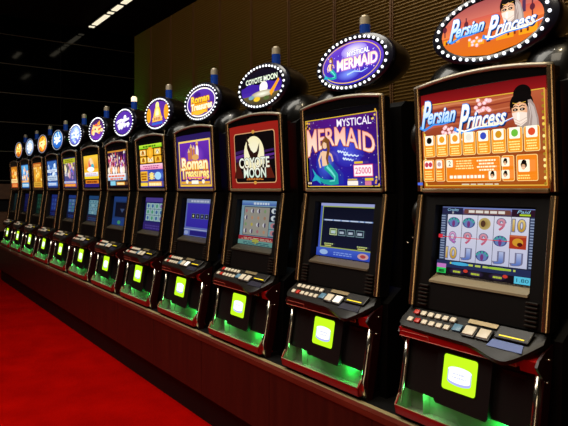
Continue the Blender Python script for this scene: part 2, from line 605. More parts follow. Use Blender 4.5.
    # ---- sides of the lower part
    for s in (-1, 1):
        P('skirt%d' % s, 'side_skirt', 'skirtred', lambda bm, s=s: prism(bm, [(-.132, .330), (-.118, .350), (-.085, .372), (-.035, .39), (-.045, .30), (-.078, .10), (-.10, .0), (-.132, .0), (-.124, .10), (-.092, .28)], s * .280, s * .289, 'x'))
        P('lchrome%d' % s, 'lower_edge_trim', 'silver', lambda bm, s=s: tube(bm, [(s * .271, yf(.31) - .010, .312), (s * .271, yf(.2) - .012, .2), (s * .271, yf(.11) - .013, .112), (s * .272, -.138, .08), (s * .276, -.140, .05), (s * .279, -.125, .004)], .011, 10), smooth=True)
    for (y, z) in ((-.062, .345), (-.075, .275)):
        P('rivet%.3f' % y, 'skirt_rivet', 'silver', lambda bm, y=y, z=z: superell(bm, (.291, y, z), (.005, .008, .004), e=2, nu=10, nv=6), smooth=True)

    # ---- lower panel and bill door
    def lowp(bm):
        prism(bm, [(yf(.308), .308), (yf(.11), .110), (yf(.11) + .012, .110), (yf(.308) + .012, .308)], -.262, .262, 'x')
    P('lowp', 'lower_panel', 'satin', lowp)
    def billd(bm):
        pts = [(-.112, .114), (-.104, .106), (.106, .102), (.114, .112), (.114, .302), (-.112, .302)]
        A = [bm.verts.new((x, yf(z) - .022, z)) for x, z in pts]
        B = [bm.verts.new((x, yf(z), z)) for x, z in pts]
        bm.faces.new(A); bm.faces.new(B[::-1])
        for i in range(len(pts)):
            j = (i + 1) % len(pts)
            bm.faces.new((A[i], A[j], B[j], B[i]))
    bd = P('billd', 'cash_door', 'satin', billd)
    P('lock', 'panel_handle', 'bezel', lambda bm: box(bm, .14, .23, yf(.28) - .004, yf(.28) + .004, .270, .286, .002), root)
    a = Art(bd, panel_surf, 1.35)
    a.rrect(-.084, .163, .063, .291, '2a3a00', .012)
    a.rrect(-.081, .166, .060, .288, 'b4ec1c', .010)
    a.flush('lit_panel')
    a.ell(-.010, .200, .050, .013, 'a4a8e4'); a.rect(-.060, .200, .040, .240, 'a4a8e4')
    a.rect(-.056, .206, .036, .238, 'f6f6ff')
    a.ell(-.010, .240, .050, .012, 'e6e6ff'); a.ell(-.010, .206, .046, .010, 'f6f6ff')
    a.lines(-.046, .212, .026, .236, 2, 'c4c8f4', .5)
    a.flush('coin_stack_symbol')

    # ---- coin tray
    def tray(bm):
        prism(bm, [(-.170, .054), (-.163, .020), (-.155, .020), (-.163, .054)], -.272, .272, 'x')
        prism(bm, [(-.163, .020), (-.075, .020), (-.075, .026), (-.163, .026)], -.272, .272, 'x')
        for s in (-1, 1):
            prism(bm, [(-.170, .054), (-.163, .020), (-.085, .020), (-.085, .112), (-.118, .112), (-.150, .085)], s * .266, s * .272, 'x')
    tr = P('tray', 'coin_tray', 'red', tray)
    def liner(bm):
        quad_surface(bm, [(-.265, -.160, .052), (.265, -.160, .052), (.265, -.150, .028), (-.265, -.150, .028)])
        quad_surface(bm, [(-.265, -.150, .028), (.265, -.150, .028), (.265, -.080, .030), (-.265, -.080, .030)])
        quad_surface(bm, [(-.265, -.080, .030), (.265, -.080, .030), (.265, -.072, .15), (-.265, -.072, .15)])
        for s in (-1, 1):
            quad_surface(bm, [(s * .2645, -.166, .054), (s * .2645, -.150, .027), (s * .2645, -.075, .027), (s * .2645, -.075, .112), (s * .2645, -.118, .112), (s * .2645, -.148, .085)])
        quad_surface(bm, [(-.20, -.078, .03), (-.185, -.105, .03), (-.185, -.105, .118), (-.20, -.078, .118)])
        quad_surface(bm, [(-.185, -.105, .03), (-.175, -.078, .03), (-.175, -.078, .118), (-.185, -.105, .118)])
    P('liner', 'tray_liner', 'tray', liner, tr)
    P('traylip', 'tray_lip', 'beige', lambda bm: (tube(bm, [(-.272, -.118, .112), (-.272, -.150, .086), (-.272, -.167, .055), (.272, -.167, .055), (.272, -.150, .086), (.272, -.118, .112)], .0026, 8)), tr, smooth=True)

    # ---- topper
    body = P('topbody', 'topper', 'hood', lambda bm: lathe_y(bm, [(1.0, .052), (1.03, .062), (1.03, .075), (1.0, .10), (.96, .15), (.86, .21), (.68, .265), (.4, .30), (0, .315)], TA, TB, 0, TOP_C.z, 48), smooth=True)
    P('toprim', 'topper_rim', 'rim', lambda bm: lathe_y(bm, [(.80, .047), (.84, .043), (.97, .043), (1.03, .050), (1.04, .060), (1.0, .064)], TA, TB, 0, TOP_C.z, 48), body, smooth=True)
    nb = 36
    if big:
        br = .0066 if n < 3 else .0054
        bulb = cached('bulb%.4f' % br, lambda: bmo(lambda bm: superell(bm, (0, 0, 0), (br, .0055, br), e=2, nu=10, nv=6), 'bulb', M['bulb'], True))
        # even spacing round the ellipse
        A, B = TA * .915, TB * .895
        fine = [(A * math.cos(2 * PI * k / 720), B * math.sin(2 * PI * k / 720)) for k in range(721)]
        acc = [0]
        for p, q in zip(fine, fine[1:]): acc.append(acc[-1] + math.hypot(q[0] - p[0], q[1] - p[1]))
        j = 0
        for k in range(nb):
            want = acc[-1] * k / nb
            while acc[j] < want: j += 1
            new_obj('bulb', bulb, body, (fine[j][0], .040, TOP_C.z + fine[j][1]))
    else:
        P('bulbring', 'bulb_ring', 'bulbdim', lambda bm: tube(bm, [(TA * .93 * math.cos(t), .040, TOP_C.z + TB * .91 * math.sin(t)) for t in (2 * PI * k / 48 for k in range(49))], .003, 6), body, smooth=True)
    P('stem', 'topper_stem', 'silver', lambda bm: (box(bm, -.022, .022, .09, .13, 1.27, 1.40, .004), box(bm, -.14, .14, .10, .20, 1.26, 1.292, .01)))
    body.location.x = {0: .0, 1: .004, 2: -.022, 3: -.022}.get(n, -.010)
    # ---- tower lamp on top
    tw = P('tower', 'tower_lamp', 'blue', lambda bm: bmesh.ops.create_cone(bm, cap_ends=True, segments=24, radius1=.026, radius2=.026, depth=.075, matrix=Matrix.Translation((0, .14, 1.653))), smooth=False)
    P('towercap' + str(n == 5), 'lamp_cap', 'capglow' if n == 5 else 'cap', lambda bm: (bmesh.ops.create_cone(bm, cap_ends=True, segments=24, radius1=.026, radius2=.026, depth=.036, matrix=Matrix.Translation((0, .14, 1.709))), bmesh.ops.create_cone(bm, cap_ends=True, segments=16, radius1=.020, radius2=.017, depth=.010, matrix=Matrix.Translation((0, .14, 1.732)))), tw)
    return root, fr, sd, body

# ------------------------------------------------------------------ pictures
GW, GH = .262, .370    # display glass half width, height
SW, SH = .195, .293    # screen half width, height
FA, FB = TA * .835, TB * .80  # topper picture half axes

def princess(a, cx, cz, s, veil=True):
    """head of a dark-haired veiled woman; s = head height"""
    P_ = lambda pts: [(cx + x * s, cz + z * s) for x, z in pts]
    a.ell(cx + .02 * s, cz + .66 * s, .36 * s, .34 * s, '080505')
    a.ell(cx - .02 * s, cz + .28 * s, .47 * s, .48 * s, '0a0606')
    if veil:
        a.poly(P_([(.10, .40), (.36, .42), (.50, .20), (.62, -.25), (.66, -.80), (-.25, -.80), (-.20, -.3)]), 'a08c84')
        a.poly(P_([(.30, .34), (.46, .14), (.56, -.3), (.58, -.75), (.34, -.75), (.40, -.2)]), 'c0b0a8')
        a.stroke(P_([(.26, .3), (.34, -.1), (.22, -.7)]), .03 * s, 'd8c8c0', .01 * s)
    a.ell(cx - .10 * s, cz + .06 * s, .31 * s, .43 * s, 'f8cfa8', 'e0a078', rot=.1)
    a.poly(P_([(-.42, .14), (-.40, .38), (-.1, .54), (.24, .42), (.26, .12), (.16, .28), (-.08, .38), (-.30, .30)]), '080505')
    for e in (-.26, .02):
        a.ell(cx + e * s, cz + .10 * s, .105 * s, .055 * s, '180a06')
        a.ell(cx + (e - .01) * s, cz + .10 * s, .035 * s, .03 * s, 'c8b0a0', n=8)
        a.stroke(P_([(e - .12, .19), (e, .245), (e + .12, .20)]), .045 * s, '180a06', .02 * s)
    a.ell(cx - .13 * s, cz + .29 * s, .028 * s, .028 * s, 'd82828', n=8)
    a.stroke(P_([(-.36, .36), (-.13, .30), (.16, .36)]), .02 * s, 'd8a838')
    if veil:
        a.poly(P_([(-.40, -.02), (-.14, .02), (.2, -.04), (.20, -.36), (-.04, -.52), (-.28, -.42)]), 'f0dccc')
        a.poly(P_([(-.20, -.06), (-.14, .0), (-.08, -.06), (-.10, -.3), (-.2, -.3)]), 'fff0e4')
        a.stroke(P_([(-.36, -.2), (-.1, -.34), (.2, -.22)]), .025 * s, 'd0b4a4')
        a.stroke(P_([(-.3, -.34), (-.05, -.46), (.2, -.32)]), .02 * s, 'c0a494')

def blossoms(a, cx, cz, r, n, seed=1):
    rn = random.Random(seed)
    for _ in range(n):
        x, z = cx + rn.uniform(-1, 1) * r, cz + rn.uniform(-.7, .7) * r
        a.ell(x, z, r * .27, r * .22, 'fff2f0', 'f4a8b0', n=10)

def script_title(a, cx, cz, w, h, tilt=0.0):
    """two-word slanted title with tall initials and a long swash"""
    k = w / .36
    za, zb = cz + h * .16, cz - h * .14
    words_ = (('P', cx - w * .43, za, w * .13, h * .95), ('ersian', cx - w * .235, za - h * .08, w * .35, h * .50),
              ('P', cx + w * .04, zb, w * .13, h * .95), ('rincess', cx + w * .29, zb - h * .08, w * .43, h * .50))
    for dx, c, o in ((.0035 * k, '14244e', .06), (0, '3c8ce6', .045)):
        for s_, x, z, ww, hh in words_:
            a.text(s_, x + dx, z - dx, ww, hh, c, off=o, shear=.45, tilt=tilt)
    a.stroke([(cx - w * .52, cz - h * .28), (cx - w * .46, cz - h * .40), (cx - w * .34, cz - h * .22), (cx - w * .22, cz - h * .24), (cx - w * .08, cz - h * .16)], .012 * k, '3c8ce6', .003 * k)
    a.stroke([(cx - w * .08, cz - h * .46), (cx + w * .02, cz - h * .62), (cx + w * .2, cz - h * .50), (cx + w * .40, cz - h * .50), (cx + w * .58, cz - h * .28)], .015 * k, '3c8ce6', .003 * k)
    a.stroke([(cx - w * .05, cz - h * .48), (cx + w * .04, cz - h * .58), (cx + w * .2, cz - h * .47), (cx + w * .40, cz - h * .47), (cx + w * .58, cz - h * .27)], .007 * k, 'ffffff', .002 * k)
    for q, (s_, x, z, ww, hh) in enumerate(words_):
        a.text(s_, x, z, ww, hh, '9ccfff' if q < 2 else 'ffeccc', 'ffffff', off=.022, shear=.45, tilt=tilt)

def mermaid(a, cx, cz, s):
    """kneeling mermaid, s = total height, feet at cz"""
    P_ = lambda pts: [(cx + x * s, cz + z * s) for x, z in pts]
    a.stroke(P_([(-.05, .42), (.10, .30), (.25, .17), (.28, .07), (.10, .05), (-.12, .07), (-.25, .12), (-.36, .20)]), .20 * s, '1d9c96', .05 * s)
    a.stroke(P_([(-.02, .38), (.12, .27), (.22, .17), (.20, .09), (.05, .08)]), .06 * s, '6fe0d0', .02 * s)
    a.poly(P_([(-.34, .20), (-.50, .36), (-.42, .20), (-.52, .08), (-.36, .10), (-.22, .02), (-.26, .14)]), '28a8c0')
    a.stroke(P_([(-.07, .40), (-.09, .55), (-.07, .70)]), .17 * s, 'f3c8a2', .16 * s)
    a.stroke(P_([(-.16, .68), (-.26, .52), (-.22, .36)]), .06 * s, 'f3c8a2', .045 * s)
    a.stroke(P_([(.02, .68), (.14, .60), (.18, .48)]), .06 * s, 'f0c098', .045 * s)
    a.ell(cx - .05 * s, cz + .84 * s, .075 * s, .095 * s, 'f3c8a2')
    a.stroke(P_([(-.05, .95), (.05, .88), (.06, .72), (.0, .55), (.03, .42)]), .13 * s, '7a4a20', .05 * s)
    a.stroke(P_([(-.05, .95), (-.14, .86), (-.13, .74)]), .06 * s, '8a5626', .03 * s)

def stars(a, x0, z0, x1, z1, n, cols, r=.0022, seed=3):
    rn = random.Random(seed)
    for _ in range(n):
        q = r * rn.uniform(.5, 1.3)
        a.ell(rn.uniform(x0, x1), rn.uniform(z0, z1), q, q, rn.choice(cols), n=6)

def blobs(a, x0, z0, x1, z1, n, cols, r0, r1, seed=5):
    rn = random.Random(seed)
    for _ in range(n):
        rr = rn.uniform(r0, r1)
        a.ell(rn.uniform(x0 + rr, x1 - rr), rn.uniform(z0 + rr, z1 - rr), rr, rr * rn.uniform(.6, 1.3), rn.choice(cols), n=9)

def glass_base(fr, gain=1.0):
    return Art(fr, glass_surf, gain)

def frame_panel(a, c):
    a.rect(-GW, 0, GW, GH + .003, c)

# ---- glasses
def glass_princess(fr):
    a = glass_base(fr, 1.15)
    a.rect(-GW, 0, GW, .20, 'a04c10', '8e3a18'); a.rect(-GW, .20, GW, .335, '8e3a20', 'b45a38'); a.rect(-GW, .325, GW, GH + .003, '8c1416', '6a0c10')
    for z, c in ((.315, 'c87850'), (.300, '8a3424'), (.28, 'c06a48'), (.262, '7c2a20'), (.24, 'b65a38')):
        a.stroke([(-GW * .95, z), (-.1, z + .006), (.06, z - .003), (.2, z + .005)], .011, c, .003)
    a.frame(-GW + .008, .008, GW - .008, .330, .004, 'd8a83c')
    rn = random.Random(2)
    for sx in (-1, 1):
        for k in range(16):
            a.ell(sx * (GW - .014), .015 + .315 * k / 16, .005, .006, rn.choice(['e8c850', '9a7420', 'f4e08a']), n=7)
    a.flush('display_glass')
    blossoms(a, -.125, .215, .032, 14, 1); blossoms(a, .025, .298, .034, 15, 4); blossoms(a, -.085, .190, .02, 7, 8)
    a.flush('blossoms')
    script_title(a, -.07, .272, .37, .105, .01)
    a.flush('title_lettering')
    princess(a, .178, .258, .092)
    a.flush('veiled_woman_picture')
    icons = ['140a06', 'e8a020', 'e89a28', 'e8e0d0', '3a4ab8', 'd09018', '6ab83a', 'd84a2a']
    for i in range(8):
        x = -.243 + .0632 * i
        w = .052
        a.rrect(x - .002, .122, x + w + .002, .206, 'ffe090', .007)
        a.rrect(x, .124, x + w, .204, 'f09420', .006)
        a.rrect(x + .006, .168, x + w - .006, .206, 'fff8e4', .004)
        a.ell(x + w / 2, .187, .013, .013, icons[i], n=12)
        a.lines(x + .005, .129, x + w - .005, .164, 4, 'fff090')
    def pan(x0, z0, x1, z1):
        a.rrect(x0 - .002, z0 - .002, x1 + .002, z1 + .002, 'ffdc88', .006)
        a.rrect(x0, z0, x1, z1, 'ec8018', .005)
    pan(-.226, .028, -.176, .108); pan(-.166, .028, -.128, .108); pan(-.117, .026, .108, .110); pan(.118, .026, .160, .110); pan(.172, .026, .244, .110)
    a.rrect(-.220, .076, -.182, .106, 'fff4e8', .004); a.ell(-.210, .091, .009, .010, 'c03a50', n=10); a.ell(-.192, .091, .009, .010, 'c03a50', n=10); a.lines(-.222, .033, -.180, .072, 4, 'ffe880')
    a.rrect(-.160, .076, -.134, .106, 'fff4e8', .004); a.ell(-.147, .091, .009, .009, 'c0a0a0', n=10); a.lines(-.162, .033, -.132, .072, 4, 'ffe880')
    a.rrect(-.111, .078, -.083, .106, 'fff4d8', .004); a.text('2', -.097, .092, .011, .018, '30120a'); a.lines(-.075, .070, .011, .106, 4, 'ffe490'); a.lines(.022, .062, .102, .106, 4, 'fff8d0')
    a.lines(-.095, .036, .055, .048, 1, 'fffae0', .9)
    a.rrect(.072, .030, .102, .060, 'fff4d8', .004); princess(a, .087, .042, .018, False)
    for z in (.074, .032):
        a.rrect(.124, z, .154, z + .030, 'fff4d8', .004); princess(a, .139, z + .011, .017, False)
    a.rrect(.188, .054, .228, .094, 'fff4d8', .004); princess(a, .208, .070, .024, False)
    a.lines(.180, .031, .236, .048, 2, 'ffe880')
    a.rect(-.240, .012, -.216, .022, '4a6ae0'); a.lines(-.06, .012, .14, .020, 1, 'd8d0b0')
    a.flush('pay_table')

def glass_mermaid(fr):
    a = glass_base(fr, 1.05)
    a.rect(-GW, 0, GW, GH + .003, '08060a')
    x0, x1, z0, z1 = -GW + .018, GW - .014, .012, .335
    def g(x, z):
        t = z / .33
        u = (x + GW) / (2 * GW)
        A = Vector((.10, .10, .62)) * (1 - t) + Vector((.34, .08, .52)) * t
        return tuple(A * (1.0 - .35 * abs(u - .5)))
    pts, fs = [], []
    for i in range(7):
        for j in range(7):
            pts.append((x0 + (x1 - x0) * i / 6, z0 + (z1 - z0) * j / 6))
    for i in range(6):
        for j in range(6):
            fs.append((i * 7 + j, i * 7 + 7 + j, i * 7 + 8 + j, i * 7 + 1 + j))
    a.add(pts, fs, g)
    a.ell(.04, .19, .12, .09, '4a52d8', '2a20a0')
    a.ell(-.12, .12, .07, .08, '4a6ae0', '1d1c98')
    stars(a, x0, z0, x1, z1, 90, ['c8d8ff', '8fa0f0', 'e8c8ff'])
    a.frame(x0 - .004, z0 - .004, x1 + .004, z1 + .004, .004, 'e0b83c')
    a.flush('display_glass')
    rn = random.Random(4)
    for cx, cz, k in ((-.225, .31, 14), (-.215, .195, 10), (.232, .325, 7), (.235, .03, 7)):
        for _ in range(k):
            a.ell(cx + rn.uniform(-.018, .018), cz + rn.uniform(-.02, .02), .006, .005, rn.choice(['f4d060', '1a1008', 'e8a838', '2a1a08']), n=7)
    a.flush('corner_ornament')
    a.otext('MYSTICAL', .108, .304, .225, .034, 'fff4ff', '5a3a90', off=.03, bold=.012, tilt=-.02)
    w = lambda x, z: (x, z * (1.0 + .55 * max(0, (-x - .10) / .13)) + .035 * math.cos(x * 7) - .03)
    a.text('MERMAID', .003, .240, .465, .082, '501a50', off=.055, warp=w, tilt=-.07)
    a.text('MERMAID', .003, .240, .465, .082, 'e88060', off=.035, warp=w, tilt=-.07)
    a.text('MERMAID', .003, .240, .465, .082, 'ffe0c8', 'f8b8a8', off=.008, warp=w, tilt=-.07)
    a.flush('title_lettering')
    mermaid(a, -.085, .016, .235)
    a.flush('mermaid_picture')
    for (xa, za, L) in ((-.005, .175, .07), (.035, .158, .10), (.03, .140, .07)):
        a.stroke([(xa + L * k / 8, za - .012 * k / 8 + .003 * (-1) ** k) for k in range(9)], .010, 'd8e8ff', .005)
    a.rect(.098, .052, .222, .108, 'e05080'); a.rect(.102, .056, .218, .104, 'fff6f8')
    a.text('25000', .160, .080, .10, .028, 'e87a98', off=.02)
    a.flush('prize_amount')
    a.rect(.105, .112, .16, .122, 'e8c030'); a.rect(.17, .034, .222, .046, 'e8c030')
    a.flush('prize_caption')
    a.rect(.055, .014, .125, .034, 'fff4e8'); a.rect(.058, .036, .12, .044, 'c8a848')
    a.flush('price_plate')
    a.rect(-.24, .016, -.205, .036, '201008'); a.ell(-.23, .026, .006, .006, 'e8d0c0', n=9); a.ell(-.214, .026, .006, .006, 'e8d0c0', n=9)
    a.flush('dice_mark')
    a.rect(.17, .014, .21, .032, 'd87898')
    a.flush('pink_plate')

def glass_moon(fr):
    a = glass_base(fr, .95)
    a.rect(-GW, 0, GW, GH + .003, '8e1c16', '9c2018')
    a.rrect(-.215, .032, .215, .328, 'd8a070', .02)
    a.rrect(-.208, .037, .208, .323, '0c0608', .018)
    a.ell(0, .034, .016, .010, 'd89a40'); a.ell(0, .328, .016, .010, 'd89a40')
    a.flush('display_glass')
    for z, c in ((.21, '3a1c5a'), (.185, '5a2a86'), (.165, '3c1a50')):
        a.stroke([(-.205, z), (-.1, z + .012), (.05, z - .004), (.205, z + .008)], .02, c, .012)
    for x, c in ((-.17, '4a1810'), (.15, '5a1c10'), (.05, '3c120c'), (-.08, '48160e')):
        a.poly([(x - .06, .06), (x - .01, .165), (x + .05, .06)], c)
    a.ell(0, .205, .105, .098, 'fffbe0', 'fff4c0')
    a.rect(-.105, .140, .105, .205, 'fff6cc')
    a.flush('moon_picture')
    a.poly([(-.072, .305), (-.055, .262), (-.030, .225), (.0, .205), (.03, .214), (.062, .262), (.055, .215), (.034, .180), (.028, .150), (-.034, .150), (-.045, .190), (-.07, .235)], '2a1410')
    a.poly([(-.045, .262), (-.078, .306), (-.064, .258)], '3a1c14')
    a.flush('howling_coyote_picture')
    a.otext('COYOTE', -.005, .150, .315, .058, 'fff8e0', '2a1808', c2='f0f8e8', off=.03, bold=.022)
    a.otext('MOON', .0, .092, .23, .056, 'd8f4e0', '182a20', c2='fffbe8', off=.03, bold=.022)
    a.lines(-.09, .050, .09, .064, 2, 'f09040')
    a.flush('title_lettering')

def glass_roman(fr):
    a = glass_base(fr, 1.05)
    a.rect(-GW, 0, GW, GH + .003, '2a1a5a')
    a.rect(-.232, .014, .232, .332, 'f0bc3c', 'f8d468')
    a.rect(-.218, .028, .218, .320, '2c1480', '6a2cb0')
    a.ell(0, .23, .15, .08, '9a50c8', '5a28a8')
    a.flush('display_glass')
    for x, h in ((-.075, .04), (-.04, .07), (.0, .06), (.05, .095)):
        a.rect(x - .016, .20, x + .016, .21 + h, 'c87a40'); a.poly([(x - .02, .21 + h), (x, .24 + h), (x + .02, .21 + h)], 'e8c080')
    a.ell(.05, .25, .02, .045, 'fff2e0'); a.ell(.02, .215, .05, .02, 'e0a860')
    a.flush('temple_picture')
    a.otext('Roman', .0, .172, .37, .075, 'fff2a0', 'e88a10', c2='fffbe0', off=.06, bold=.035)
    a.otext('Treasures', .0, .105, .40, .070, 'ffe870', 'd87808', c2='fff6c0', off=.06, bold=.03)
    a.flush('title_lettering')
    a.rect(-.13, .072, .17, .08, 'e858a0')
    a.rect(-.21, .032, .21, .05, 'e8a830'); a.ell(-.12, .048, .02, .014, 'fff4d0'); a.ell(.12, .048, .02, .014, 'fff4d0'); a.rect(-.05, .032, .05, .056, 'ffffe8')
    a.flush('prize_strip')

def glass_grid(fr):
    a = glass_base(fr, 1.05)
    frame_panel(a, '0a0808')
    a.rect(-.215, .322, .225, .352, '8ad020', 'c8f040')
    a.rect(-.215, .152, .225, .196, 'f08ab8', 'ffd0e0')
    a.rect(-.215, .012, .225, .150, '1c2c8a', '3448b0')
    a.flush('display_glass')
    for r in range(2):
        for c in range(3):
            x, z = -.205 + .145 * c, .204 + .058 * r
            a.rrect(x, z, x + .128, z + .052, 'f0a820', .006); a.rrect(x + .012, z + .007, x + .116, z + .045, ['ffe070', 'fff0b0', 'f8c840'][(r + c) % 3], .005)
            a.ell(x + .064, z + .026, .026, .018, ['b06010', 'f8f0d0', 'c87a18'][(c + 2 * r) % 3], n=12)
            a.stroke([(x + .03, z + .012), (x + .064, z + .04), (x + .098, z + .012)], .007, '7a3c08')
    a.ell(.01, .285, .05, .05, 'ffd040', 'f0a020')
    a.flush('symbol_tiles')
    a.lines(-.16, .160, .19, .190, 2, 'a8387a'); a.lines(-.17, .328, .18, .346, 1, '4a7a10', .8)
    a.rrect(-.200, .060, -.06, .140, 'f0b430', .006); a.lines(-.19, .07, -.07, .132, 3, '8a3c10', .6)
    a.flush('prize_panel')
    a.rect(-.2, .02, -.06, .048, 'f8d040'); a.flush('prize_caption'); a.rect(-.04, .02, .21, .056, 'e8a020'); a.lines(-.03, .024, .2, .052, 1, 'fff6c0', .8)
    a.flush('prize_caption')
    a.ell(.15, .10, .06, .03, 'a8d8f8'); a.ell(.03, .10, .035, .03, 'f8e8a0'); a.lines(-.03, .075, .1, .13, 3, 'ffd850')
    a.flush('prize_panel')

def glass_generic(fr, bg0, bg1, border, cols, title, tcol, seed, bands=()):
    a = glass_base(fr, 1.0)
    frame_panel(a, '0a0808')
    a.rect(-.235, .012, .235, .345, border)
    a.rect(-.222, .024, .222, .335, bg0, bg1)
    a.flush('display_glass')
    blobs(a, -.21, .09, .21, .32, 34, cols, .014, .034, seed)
    a.flush('picture')
    for z0, z1, c, lc in bands:
        a.rect(-.222, z0, .222, z1, c)
        a.lines(-.2, z0 + (z1 - z0) * .2, .2, z1 - (z1 - z0) * .1, 2, lc)
    if bands: a.flush('prize_strip')

def glass_crowd(fr):
    a = glass_base(fr, 1.05)
    frame_panel(a, '0a0608')
    a.rect(-.235, .020, .235, .345, '1a0a20'); a.rect(-.235, .33, .235, .345, 'c88830')
    a.rect(-.225, .16, .225, .33, '5a1840', '30103a')
    a.flush('display_glass')
    rn = random.Random(9)
    for i in range(46):
        x = rn.uniform(-.2, .2); z = rn.uniform(.16, .315)
        a.stroke([(x, z - .04), (x + rn.uniform(-.01, .01), z)], .022, rn.choice(['d85a8a', '8a4ac0', 'e8b0a0', 'c03048', 'f0d8e8', '5a2a80']), .012)
        a.ell(x, z + .006, .011, .013, rn.choice(['f8d8c0', 'ffffff', 'e8a890']), n=8)
    a.flush('dancers_picture')
    for x, h in ((0, .36), (-.14, .31), (.14, .31)):
        a.poly([(x - .012, h - .06), (x, h - .012), (x + .012, h - .06)], 'e83048')
        a.flush('red_plume')
    for i in range(7):
        a.ell(-.19 + .063 * i, .165, .028, .032, ['fff0d8', 'f8b070', 'ffffff'][i % 3], n=12)
    a.rect(-.225, .075, .225, .135, 'a8d0f0', 'fff4f0'); a.lines(-.21, .08, .21, .13, 2, 'e86838', .6)
    a.rect(-.16, .03, -.03, .068, '8ad0e8'); a.rect(.0, .032, .2, .060, 'e89a28'); a.lines(.01, .036, .19, .058, 1, 'fff0b0', .8)
    a.flush('prize_strip')

def glass_yellow(fr):
    a = glass_base(fr, 1.05)
    frame_panel(a, '0a0808')
    a.rect(-.225, .10, .225, .335, 'f8b828', 'ffcc38')
    a.rect(-.21, .20, .21, .32, 'e88a20', 'ffd050')
    a.flush('display_glass')
    a.ell(.0, .235, .10, .075, 'fff4d8', 'f8c870'); a.ell(-.03, .24, .05, .05, 'e86048'); a.ell(.05, .22, .05, .03, '50b8c8'); a.ell(.0, .275, .035, .035, 'f8d8b0')
    a.ell(-.01, .195, .11, .025, 'ffffff')
    a.flush('figure_picture')
    a.rect(-.21, .125, .21, .165, 'a8e0f0', 'ffffff'); a.lines(-.2, .13, .2, .16, 2, 'e8a0c0', .6)
    a.rect(-.215, .10, .215, .125, 'f8d020'); a.rect(-.19, .052, .22, .088, 'e8881c'); a.lines(-.18, .058, .2, .084, 1, '70200c', .8)
    a.rect(-.225, .016, .225, .050, '281a70')
    a.flush('prize_strip')

# ---- screens
def screen_base(sd, gain=.8):
    return Art(sd, screen_surf, gain, 'lcd')

def screen_reels(sd):
    a = screen_base(sd, .80)
    a.rect(-SW, 0, SW, SH, '20243a')
    a.rect(-SW, .262, SW, SH, '4a3a5a', '8a6a9a'); a.rect(-SW, .280, SW, SH, '7a8ac8')
    a.rect(-.095, .266, .095, .286, '7a4a40'); a.lines(-.088, .270, .088, .284, 1, 'f0e8e0', .8)
    a.rect(-SW, .262, -.10, .290, '2a2c50'); a.rect(.10, .262, SW, .290, '30182a')
    a.text('Credits', -.145, .281, .05, .012, 'a8e0ff', shear=.3); a.text('Paid', .145, .281, .05, .013, 'a8e0ff', shear=.3); a.rect(.13, .265, .17, .272, 'b8d830')
    a.text('0', -.145, .268, .007, .009, 'ffffff')
    a.flush('screen')
    X = [-.168 + .0672 * i for i in range(6)]
    Z = [.060, .128, .194, .260]
    for i in range(5):
        a.rect(X[i] + .001, Z[0], X[i + 1] - .001, Z[3], 'cdd0ec', 'e6e6f6')
    a.rect(-SW, .06, -.170, .26, '3a4666'); a.rect(.170, .06, SW, .26, '3a4666')
    for k in range(18):
        z = .064 + .011 * k
        a.rect(-SW + .003, z, -.174, z + .005, '98a8c8'); a.rect(.174, z, SW - .003, z + .005, '98a8c8')
    a.flush('reels')
    grid = [['P', 'P', 'F', '9', '10'], ['Q', '9', '9', 'P', 'B'], ['10', 'J', 'P', 'J', 'J']]
    cm = {'9': ('c85a7a', 'e0a0b0'), '10': ('c8982a', 'f0d890'), 'Q': ('b860b8', 'e8b0d8'), 'J': ('5a78c8', 'c0ccf0')}
    for r in range(3):
        for c in range(5):
            k = grid[r][c]
            cx, cz = (X[c] + X[c + 1]) / 2, (Z[2 - r] + Z[3 - r]) / 2
            if k == 'P':
                a.ell(cx, cz, .027, .022, '46528c'); a.ell(cx, cz - .003, .020, .016, '6a86c0')
                for q in range(5):
                    t = PI * (.1 + .2 * q)
                    a.ell(cx + .021 * math.cos(t), cz + .015 * math.sin(t), .005, .005, '4ab0a8', n=8)
                a.ell(cx, cz - .006, .007, .014, '7a3a80', n=10)
            elif k == 'F':
                a.ell(cx, cz, .025, .025, '9a7c34', 'c8b070'); a.ell(cx - .006, cz, .010, .014, '5a3a2a')
            elif k == 'B':
                a.rect(X[c] + .002, cz - .026, X[c + 1] - .002, cz + .028, 'b83a20'); a.ell(cx, cz, .020, .016, 'e0a030'); a.ell(cx + .008, cz - .008, .010, .008, '5a1010'); a.rect(X[c] + .004, cz + .020, X[c + 1] - .004, cz + .028, 'd06a40')
            else:
                w = .046 if k == '10' else .030
                a.otext(k, cx, cz, w, .046, cm[k][0], '7a7a9a', c2=cm[k][1], off=.05, bold=.02)
            a.flush('reel_symbol')
    a.rect(-.17, .161, .105, .1635, 'f03028'); a.rect(-SW, .156, -.176, .172, 'e83040')
    a.flush('win_line')
    a.rect(-SW, .030, SW, .058, '26305a'); a.lines(-.15, .046, .15, .056, 1, 'c8d860', .8)
    a.ell(-.09, .05, .04, .007, '48b8e8'); a.ell(.07, .05, .05, .005, 'a8d040')
    a.rect(-SW, 0, SW, .030, '141018')
    a.rect(-SW + .003, .003, -.150, .042, '30d860'); a.rect(-SW + .003, .026, -.150, .044, 'd080d0'); a.lines(-.188, .006, -.152, .022, 1, '0a4a18', .8)
    a.rect(.132, .002, SW - .002, .030, '60d0f0'); a.text('1.80', .163, .016, .044, .014, '103040')
    for x in (-.10, -.02, .07):
        a.ell(x, .018, .035, .014, '48385a', '181028'); a.lines(x - .02, .012, x + .02, .022, 1, 'c8d840', .8)
    for x in (-.06, .10):
        a.ell(x, .024, .010, .007, 'd84030', n=9)
    a.flush('screen_menu')

